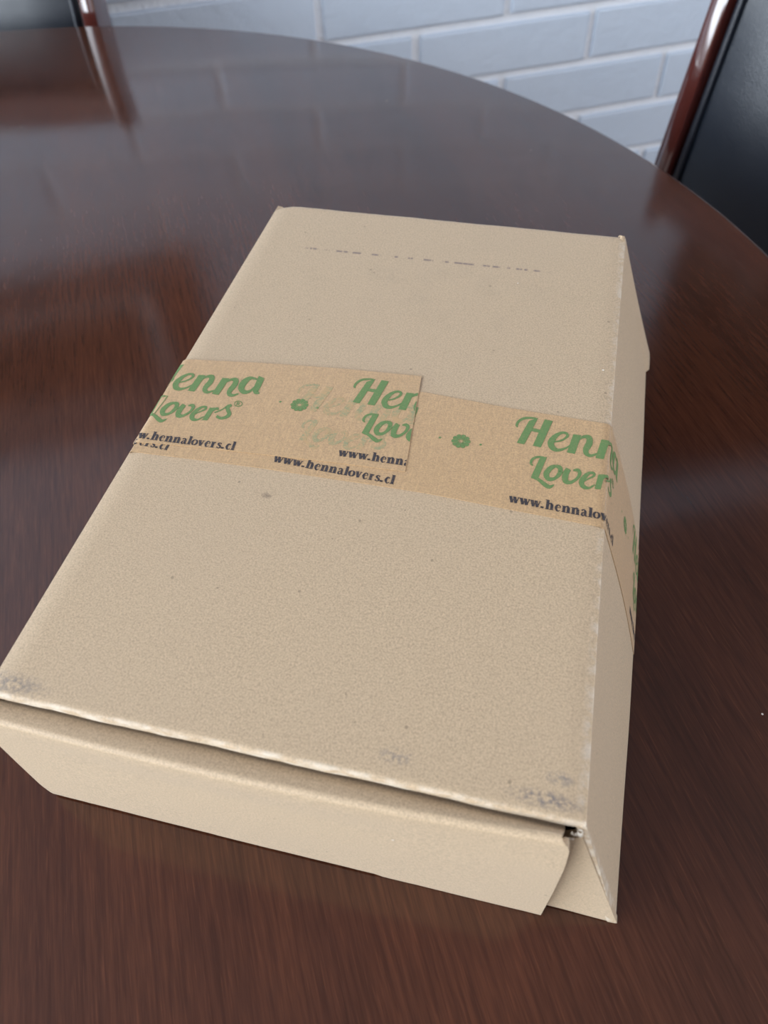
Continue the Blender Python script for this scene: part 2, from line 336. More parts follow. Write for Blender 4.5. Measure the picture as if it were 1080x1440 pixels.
# ---------------------------------------------------------------- chairs
LEAN = math.radians(11)
SWF, SDP = .018, .050; CW = .43; TOPZ = .874
def ypost(z):                                          # front face of the rear post; local +y is forward
    return 0 if z > .44 and z < .46 else (-(z-.45)*math.tan(LEAN) if z > .45 else -(.45-z)*.10)
def make_chair(label):
    r = tag(empty('dining_chair', (0, 0, 0)), label, 'chair', 'dining chairs around the table')
    for s in (-1, 1):
        bm = bmesh.new(); zs = [0, .2, .40, .45, .5, .6, .7, TOPZ-.02, TOPZ]
        c = .005
        def ring(i, z):
            y = ypost(z); x0, x1 = s*(CW/2-SWF), s*CW/2
            if x0 > x1: x0, x1 = x1, x0
            dp = SDP*(1-.25*max(0, z-.5)); cc = c
            return [Vector(q+(z,)) for q in ((x0+cc, y), (x1-cc, y), (x1-.3*cc, y-.3*cc), (x1, y-cc), (x1, y-dp+cc), (x1-cc, y-dp), (x0+cc, y-dp), (x0, y-dp+cc), (x0, y-cc), (x0+.3*cc, y-.3*cc))]
        sweep_bm(bm, zs, ring); bmobj('rear_leg', bm, M_chairwood, r)
        bm = bmesh.new(); zs = [0, .22, .42]
        def ring2(i, z):
            h = (.015, .018, .021)[i]; cx, cy = s*(CW/2-.021), .40
            return [Vector((cx+a*h, cy+b*h, z)) for a, b in ((-.7, -1), (.7, -1), (1, -.7), (1, .7), (.7, 1), (-.7, 1), (-1, .7), (-1, -.7))]
        sweep_bm(bm, zs, ring2); bmobj('front_leg', bm, M_chairwood, r)
        slab('seat_rail', s*(CW/2-.012)-.010, s*(CW/2-.012)+.010, 0.0, .38, .365, .42, M_chairwood, r, .003)
        slab('stretcher', s*(CW/2-.016)-.008, s*(CW/2-.016)+.008, -.01, .385, .17, .195, M_chairwood, r, .003)
    slab('seat_rail', -CW/2+.04, CW/2-.04, .385, .405, .365, .42, M_chairwood, r, .003)
    slab('seat_rail', -CW/2+.026, CW/2-.026, -.030, -.008, .365, .42, M_chairwood, r, .003)
    # seat cushion
    bm = bmesh.new(); add_box(bm, -CW/2+.004, CW/2-.004, .006, .418, .42, .47, .016, 3)
    for v in bm.verts:
        if v.co.z > .45: v.co.z += .012*(1-(v.co.x/(CW/2))**2)*(1-((v.co.y-.21)/.22)**2)
    st = bmobj('seat', bm, M_leather, r)
    # back rails, curved
    def rail(name, z0, z1, crown):
        bm = bmesh.new(); N = 12; xi = CW/2-SWF+.001
        def f(i, x):
            b = .006*(1-(x/xi)**2); zz0, zz1 = z0, z1+crown*(1-(x/xi)**2)
            return [Vector((x, ypost(zz)-b+dy, zz)) for zz, dy in ((zz0, -.006), (zz0+.003, -.003), (zz1-.006, -.003), (zz1, -.009), (zz1, -.022), (zz0, -.026))]
        sweep_bm(bm, [xi*(2*i/N-1) for i in range(N+1)], f); return bmobj(name, bm, M_chairwood, r)
    rail('top_rail', TOPZ-.050, TOPZ-.006, .012); rail('lower_rail', .52, .55, 0)
    # padded back
    zb, zt, xb = .556, TOPZ-.054, CW/2-SWF-.004
    bm = bmesh.new(); N, K = 14, 16; fr = []; bk = []
    for j in range(K+1):
        z = zb+(zt-zb)*j/K; rowf = []; rowb = []
        for i in range(N+1):
            x = xb*(2*i/N-1); ex = 1-abs(2*i/N-1)**6; ez = 1-abs(2*j/K-1)**6
            y = ypost(z)-.006*(1-(x/xb)**2)
            rowf.append(bm.verts.new((x, y-.010+.012*ex*ez, z))); rowb.append(bm.verts.new((x, y-.026-.004*ex*ez, z)))
        fr.append(rowf); bk.append(rowb)
    for j in range(K):
        for i in range(N):
            bm.faces.new((fr[j][i], fr[j][i+1], fr[j+1][i+1], fr[j+1][i])); bm.faces.new((bk[j][i], bk[j+1][i], bk[j+1][i+1], bk[j][i+1]))
        bm.faces.new((fr[j][0], fr[j+1][0], bk[j+1][0], bk[j][0])); bm.faces.new((fr[j][N], bk[j][N], bk[j+1][N], fr[j+1][N]))
    for i in range(N):
        bm.faces.new((fr[0][i], bk[0][i], bk[0][i+1], fr[0][i+1])); bm.faces.new((fr[K][i], fr[K][i+1], bk[K][i+1], bk[K][i]))
    pad = bmobj('back_pad', bm, M_leather, r)
    bm = bmesh.new(); loop = [(s_*(xb-.003), zb+.003+(zt-zb-.006)*q/8) for s_ in (1,) for q in range(9)]
    for s_ in (-1, 1): tube(bm, [(s_*(xb-.004), ypost(z)-.006, z) for z in [zb+.004+(zt-zb-.008)*q/8 for q in range(9)]], .0030)
    for zz in (zb+.004, zt-.004): tube(bm, [(x, ypost(zz)-.006*(1-(x/xb)**2)-.006, zz) for x in [(xb-.004)*(2*q/10-1) for q in range(11)]], .0030)
    bmobj('piping', bm, M_leather, pad)
    return r
def copy_tree(o, parent=None):
    c = o.copy(); COL.objects.link(c); c.parent = parent
    for ch in [q for q in bpy.data.objects if q.parent == o]: copy_tree(ch, c)
    return c
def place(ch, bx, by, nx, ny, side):                   # post corner of `side` at box-frame point, back facing (nx, ny)
    a = math.atan2(ny, nx)-PI/2 + RA                    # local +y -> n
    p = W(bx, by, 0); q = Matrix.Rotation(a, 3, 'Z') @ Vector((side*CW/2, ypost(TZ), 0))
    ch.location = (p.x-q.x, p.y-q.y, 0); ch.rotation_euler = (0, 0, a)
c1 = make_chair('black leather dining chair with mahogany frame at the right side of the table')
c2 = copy_tree(c1); c2['label'] = 'black leather dining chair at the far left of the table before the brick wall'
# seen from the front, local +x is on the viewer's left once it faces the camera
place(c1, 1.105, 3.33, -.60, -.80, 1); place(c2, -1.77, 3.62, .20, -.98, -1)

# framed picture on the back wall (it shows only mirrored in the table top)
fx1, fz0, fw, fh = .214, 1.173, .80, .34
fp = tag(empty('framed_picture', (fx1-fw/2, RY1, fz0)), 'dark framed picture on the white brick wall, seen only mirrored in the table', 'picture')
bm = bmesh.new(); S, Bt = .075, .048
for q in ((-fw/2, -fw/2+S, 0, fh), (fw/2-S, fw/2, 0, fh), (-fw/2+S, fw/2-S, 0, Bt), (-fw/2+S, fw/2-S, fh-Bt, fh)): add_box(bm, q[0], q[1], -.030, -.002, q[2], q[3], .003)
bmobj('picture_frame', bm, M_chairwood, fp)
slab('mount', -fw/2+S, fw/2-S, -.012, -.004, Bt, fh-Bt, M_mat, fp)
slab('canvas', -fw/2+S+.028, fw/2-S-.028, -.016, -.012, Bt+.028, fh-Bt-.028, M_art, fp)

# ---------------------------------------------------------------- the box
p0 = W(0, 0, -HB)
box = tag(empty('mailer_box', (p0.x, p0.y, TZ+.0003), RA), 'brown kraft cardboard mailing box sealed with printed tape on the table', 'box')
BW, BLN = .851, 1.357
RC = .006                                             # radius of the folds
def wid(y): return BW - .0035*math.sin(PI*min(1, max(0, y/BLN)))
def bulge(x, y): return 0.
def xbot(y):                                          # how far the right side flares at the table
    pts = [(-.02, .957), (.3, .967), (.51, .972), (1.0, .977), (1.385, .979)]
    if y <= pts[0][0]: return pts[0][1]
    for (a, b), (c, d) in zip(pts, pts[1:]):
        if y <= c: return b+(d-b)*(y-a)/(c-a)
    return pts[-1][1]
def prof(s, y, e):                                     # distance across the lid -> x, z, folding down both sides
    w = wid(y)
    if s < w*.5:                                       # left side, straight down
        s = -s; w = 0; ph = PI/2*.985; sg = -1
    else:
        ph = math.atan2(HB, xbot(y)-w); sg = 1
    x0 = w - RC*math.tan(ph/2) if sg > 0 else -RC*math.tan(ph/2)
    if s <= x0: x, z, nx, nz = s, 0, 0, 1
    elif s <= x0+RC*ph:
        t = (s-x0)/RC; x, z, nx, nz = x0+RC*math.sin(t), -RC*(1-math.cos(t)), math.sin(t), math.cos(t)
    else:
        d = s-x0-RC*ph; x = x0+RC*math.sin(ph)+d*math.cos(ph); z = -RC*(1-math.cos(ph))-d*math.sin(ph); nx, nz = math.sin(ph), math.cos(ph)
    x += nx*e; z += nz*e
    return (sg*x, z)
def lidpt(s, y, e):
    x, z = prof(s, y, e); a, b = arc0(y)[1], sideend(y)
    if s > a:
        f = min(1, (s-a)/(b-a)); v = min(1, max(0, y/BLN)); x += .005*math.sin(PI*f)*math.sin(PI*v); y = y+f*(-.020*(1-v)+.028*v)
    return x, y, z
def sideend(y):                                        # distance s at which the right side meets the table
    w = wid(y); ph = math.atan2(HB, xbot(y)-w); x0 = w-RC*math.tan(ph/2)
    return x0+RC*ph+(HB-.003-RC*(1-math.cos(ph)))/math.sin(ph)
def arc0(y): w = wid(y); ph = math.atan2(HB, xbot(y)-w); return w-RC*math.tan(ph/2), w-RC*math.tan(ph/2)+RC*ph
def B(x, y, z): return (x*U, y*U, (z+HB)*U)
def shell(name, fn, nu, nv, t, mat=M_kraft, parent=None, smooth=True):   # closed slab from fn(i, j, e)
    V = []; F = []
    for e in (0, -t):
        for j in range(nv+1):
            for i in range(nu+1): V.append(B(*fn(i/nu, j/nv, e)))
    m = (nu+1)*(nv+1); ix = lambda i, j: j*(nu+1)+i
    for j in range(nv):
        for i in range(nu):
            q = (ix(i, j), ix(i+1, j), ix(i+1, j+1), ix(i, j+1)); F.append(q); F.append(tuple(k+m for k in q[::-1]))
    for i in range(nu): F.append((ix(i, 0), ix(i, 0)+m, ix(i+1, 0)+m, ix(i+1, 0))); F.append((ix(i, nv), ix(i+1, nv), ix(i+1, nv)+m, ix(i, nv)+m))
    for j in range(nv): F.append((ix(0, j), ix(0, j+1), ix(0, j+1)+m, ix(0, j)+m)); F.append((ix(nu, j), ix(nu, j)+m, ix(nu, j+1)+m, ix(nu, j+1)))
    return obj(name, V, F, mat, parent or box, smooth)
TH = .013
def wob(x, a, k=0): return a*(math.sin(x*23+k)+.6*math.sin(x*57+1+2*k)+.4*math.sin(x*131+k))
def ridge(y):                                          # rounded front lip and rounded back fold
    r = .0065
    if y < r: q = (r-y)/r; return -r*(1-math.sqrt(max(0, 1-q*q)))
    if y > BLN-r: q = (y-BLN+r)/r; return -r*.8*(1-math.sqrt(max(0, 1-q*q)))
    return 0
YS = [0, .0008, .003, .006, .012] + [.012+(BLN-.024)*k/60 for k in range(1, 60)] + [BLN-.012, BLN-.006, BLN-.003, BLN-.001, BLN]
def top(u, v, e):
    y = YS[round(v*(len(YS)-1))]; s0, s1 = -.0025, arc0(y)[0]+.006
    # clipped back-left corner
    s = s0+(s1-s0)*u
    x, z = prof(s, y, e)
    yy = y + (wob(x, .0006) if y < .02 or y > BLN-.02 else 0)
    if y > BLN-.07: yy -= max(0, (y-BLN+.07)/.07)*max(0, .045-x)/.045*.022
    return (x, yy, z+(ridge(y) if e == 0 else min(0, ridge(y)*.2)))
shell('top_panel', top, 40, len(YS)-1, TH, M_top)
NV = 90
def right(u, v, e):
    y = BLN*v; a = arc0(y)[0]+.0055; b = sideend(y)
    bow = 0
    if v > .995: b -= .004
    b -= .004*abs(math.sin(y*9)) * (1 if v < .95 else 0)
    s = a+(b-a)*u**1.3; f = (s-a)/(b-a)
    x, yy, z = lidpt(s, y, e)
    if v > .95: x += .008*f*f*min(1, (v-.95)/.006)
    return (x, yy, max(z, -HB+.001))
shell('right_panel', right, 24, NV, TH, M_top)
def left(u, v, e):
    s = -(-.0025) ; s = .0025*-1 - (HB-.006)*u**1.3 ; y = BLN*v
    x, z = prof(s, y, e); return (x, y, max(z, -HB+.001))
shell('left_panel', left, 14, 20, TH, M_top)
def back(u, v, e): return (.006+(BW-.012)*u, BLN-.001+e+.016*v, -.010-(HB-.012)*v)
shell('back_panel', back, 20, 8, TH)
def bottom(u, v, e): return (.012+(BW-.03)*u, .0+(BLN-.02)*v, -HB+.013+e)
shell('bottom_panel', bottom, 2, 2, .012)
def base_front(u, v, e): return (.016+(BW-.10)*u, -.008-e, -.036-(HB-.055)*v)
shell('inner_front_wall', base_front, 4, 4, .010)
def base_right(u, v, e): return (.826+e, .02+(BLN-.05)*u, -.030-(HB-.055)*v)
shell('inner_side_wall', base_right, 4, 4, .010)
# front flap: rolled strip under the lip, fold, then straight down
def flap_path():
    P = [(.030, -.0310), (.010, -.0290), (.003, -.0250), (-.003, -.0205), (-.0215, -.0185)]
    r = .0085; cy, cz = -.0245, -.018-r
    for k in range(0, 9): a = k/8*PI/2; P.append((cy-r*math.sin(a), cz+r*math.cos(a)))
    for k in range(1, 22): P.append((-.0335-.0005*k/21, cz-(HB-.0015+cz)*k/21))
    return P
FPATH = flap_path()
FPATH = [(y, z) for y, z in FPATH]
RIGHT = [(-.0182, .8235), (-.0195, .8245), (-.022, .8280), (-.0265, .8325), (-.040, .8363), (-.07, .8385), (-.10, .8396), (-.20, .8415), (-.36, .8425)]
LEFT = [(-.02, -.010), (-.19, -.0125), (-.30, -.0125), (-.36, -.010)]
def interp(T, z):
    if z >= T[0][0]: return T[0][1]
    for (a, b), (c, d) in zip(T, T[1:]):
        if z >= c: return b+(d-b)*(z-a)/(c-a)
    return T[-1][1]
def flap(u, v, e):
    j = round(v*(len(FPATH)-1)); y, z = FPATH[j]
    a = FPATH[max(j-1, 0)]; b = FPATH[min(j+1, len(FPATH)-1)]; ty, tz = b[0]-a[0], b[1]-a[1]; L = math.hypot(ty, tz); ny, nz = tz/L, -ty/L   # outward
    x0, x1 = interp(LEFT, z), interp(RIGHT, z)
    if y > -.009: x1 = .8285 if y > -.004 else .8280
    x = x0+(x1-x0)*u
    zz = z + (.018*u*u*max(0, 1+min(0, z+.02)/.12) if y < -.010 else .018*u*u*max(0, min(1, (-.002-y)/.012))**2)
    if j == len(FPATH)-1: zz += (.0055 if x < .575 else 0) + abs(wob(x, .0007, 2))
    dy = -.004*math.sin(PI*u)*(1 if y < -.02 else .3)*math.sin(PI*min(1, -z/HB*1.0))
    curl = .003*max(0, (-z-.27)/.08)**2*max(0, 1-x/.35) if z < -.27 else 0
    if -.10 < z and y < -.012: dy += (.005*u*u*u-.006*math.sin(PI*u))*min(1, (z+.10)/.06)
    return (x, y+ny*e+dy+curl, zz+nz*e)
shell('front_flap', flap, 60, len(FPATH)-1, .012)
# dust flap folded round the front right corner, behind the front flap
def ear(u, v, e):
    zb = -HB+.004; zt = -.060+.024*min(1, max(0, u-.60)/.35)
    z = zt+(zb-zt)*v
    xr = .8535+(.9585-.8535)*v; xl = .770-.02*v
    if v < .2: xl = .800
    x = xl+(xr-xl)*u; y = -.0045-.0155*v+.002*math.sin(PI*u)
    return (x, y-e, z+(.003*math.sin(x*60)*.3 if v == 1 else 0))
shell('dust_flap', ear, 20, 12, .011)
# torn fluted corner showing in the gap beside the front flap
bm = bmesh.new()
def ribbon(pts, h, th=.0012):
    rings = []
    for i, (x, y, z) in enumerate(pts):
        rings.append([bm.verts.new(B(x, y+dy, z+dz)) for dy, dz in ((0, 0), (h, .001), (h, th+.001), (0, th))])
    for a, b in zip(rings, rings[1:]):
        for k in range(4): bm.faces.new((a[k], a[(k+1) % 4], b[(k+1) % 4], b[k]))
    bm.faces.new(rings[0][::-1]); bm.faces.new(rings[-1])
ribbon([(.836+.015*k/14, -.0075+.0006*math.sin(k), -.0235+.0016*math.sin(k*1.4)) for k in range(15)], .003)
ribbon([(.829+.012*k/8, -.0105-.0002*k, -.0330+.0006*math.sin(k*2)+.0008*k) for k in range(9)], .0015, .0012)
ribbon([(.8465+.0035*math.cos(k*.7), -.006+.003*math.sin(k*.7), -.016+.0002*k) for k in range(10)], .002)
bmobj('torn_fluting', bm, M_fluting, box, smooth=False)
bm = bmesh.new()
for k in range(5):
    x = .8505+.001*math.sin(k*2.1); ribbon([(x-.016+.003*k+(.015-.003*k)*i/6, BLN-.0035*k-.004+.0015*math.sin(i*1.3+k), -.0012+.0032*math.sin(i*.5)*(1-k*.18)) for i in range(7)], .003, .0008)
bmobj('torn_corner', bm, M_kraft, box, smooth=False)

# ---------------------------------------------------------------- tapes and their print
def pl(T, x):
    if x <= T[0][0]: return T[0][1]+(T[1][1]-T[0][1])/(T[1][0]-T[0][0])*(x-T[0][0])
    for (a, b), (c, d) in zip(T, T[1:]):
        if x <= c: return b+(d-b)*(x-a)/(c-a)
    return T[-1][1]+(T[-1][1]-T[-2][1])/(T[-1][0]-T[-2][0])*(x-T[-1][0])
BB = [(0, .4843), (.15, .4905), (.256, .4935), (.50, .4953), (.55, .4948), (.70, .4878), (.8466, .4814), (1.2, .466)]
BT = [(0, .728), (.30, .742), (.497, .7432), (.667, .7310), (.845, .7242), (1.2, .712)]
AB = [(0, .5065), (.07, .514), (.16, .520), (.245, .5245), (.39, .5315), (.5034, .535)]
AT = [(0, .7447), (.163, .7639), (.3165, .7775), (.482, .786)]
def surf(x, y, e): return B(*lidpt(x, y, e))
def strip(name, bot, topc, s0, s1t, s1b, e, mat, n=80):
    V = []; F = []
    for lay in (e, e-.0009):
        for i in range(n+1):
            for q in range(5):
                s1 = s1b+(s1t-s1b)*q/4
                s = s0+(s1-s0)*i/n; a, b = pl(bot, s), pl(topc, s); V.append(surf(s, a+(b-a)*q/4, lay))
    m = (n+1)*5
    for i in range(n):
        for q in range(4):
            f = (i*5+q, (i+1)*5+q, (i+1)*5+q+1, i*5+q+1); F.append(f); F.append(tuple(k+m for k in f[::-1]))
        for q in (0, 4): F.append((i*5+q, (i+1)*5+q, (i+1)*5+q+m, i*5+q+m))
    for i in (0, n):
        for q in range(4): F.append((i*5+q, i*5+q+1, i*5+q+1+m, i*5+q+m))
    return obj(name, V, F, mat, box, True)
EB, EA = .0012, .0024
tB = strip('tape_strip', BB, BT, -.345, sideend(.6)-.004, sideend(.6)-.004, EB, M_tape, 160); tB['label'] = 'lower length of printed kraft tape running down the right side'
tA = strip('tape_strip', AB, AT, -.30, .4830, .5045, EA, M_tape, 110); tA['label'] = 'upper length of printed kraft tape ending midway across the lid'
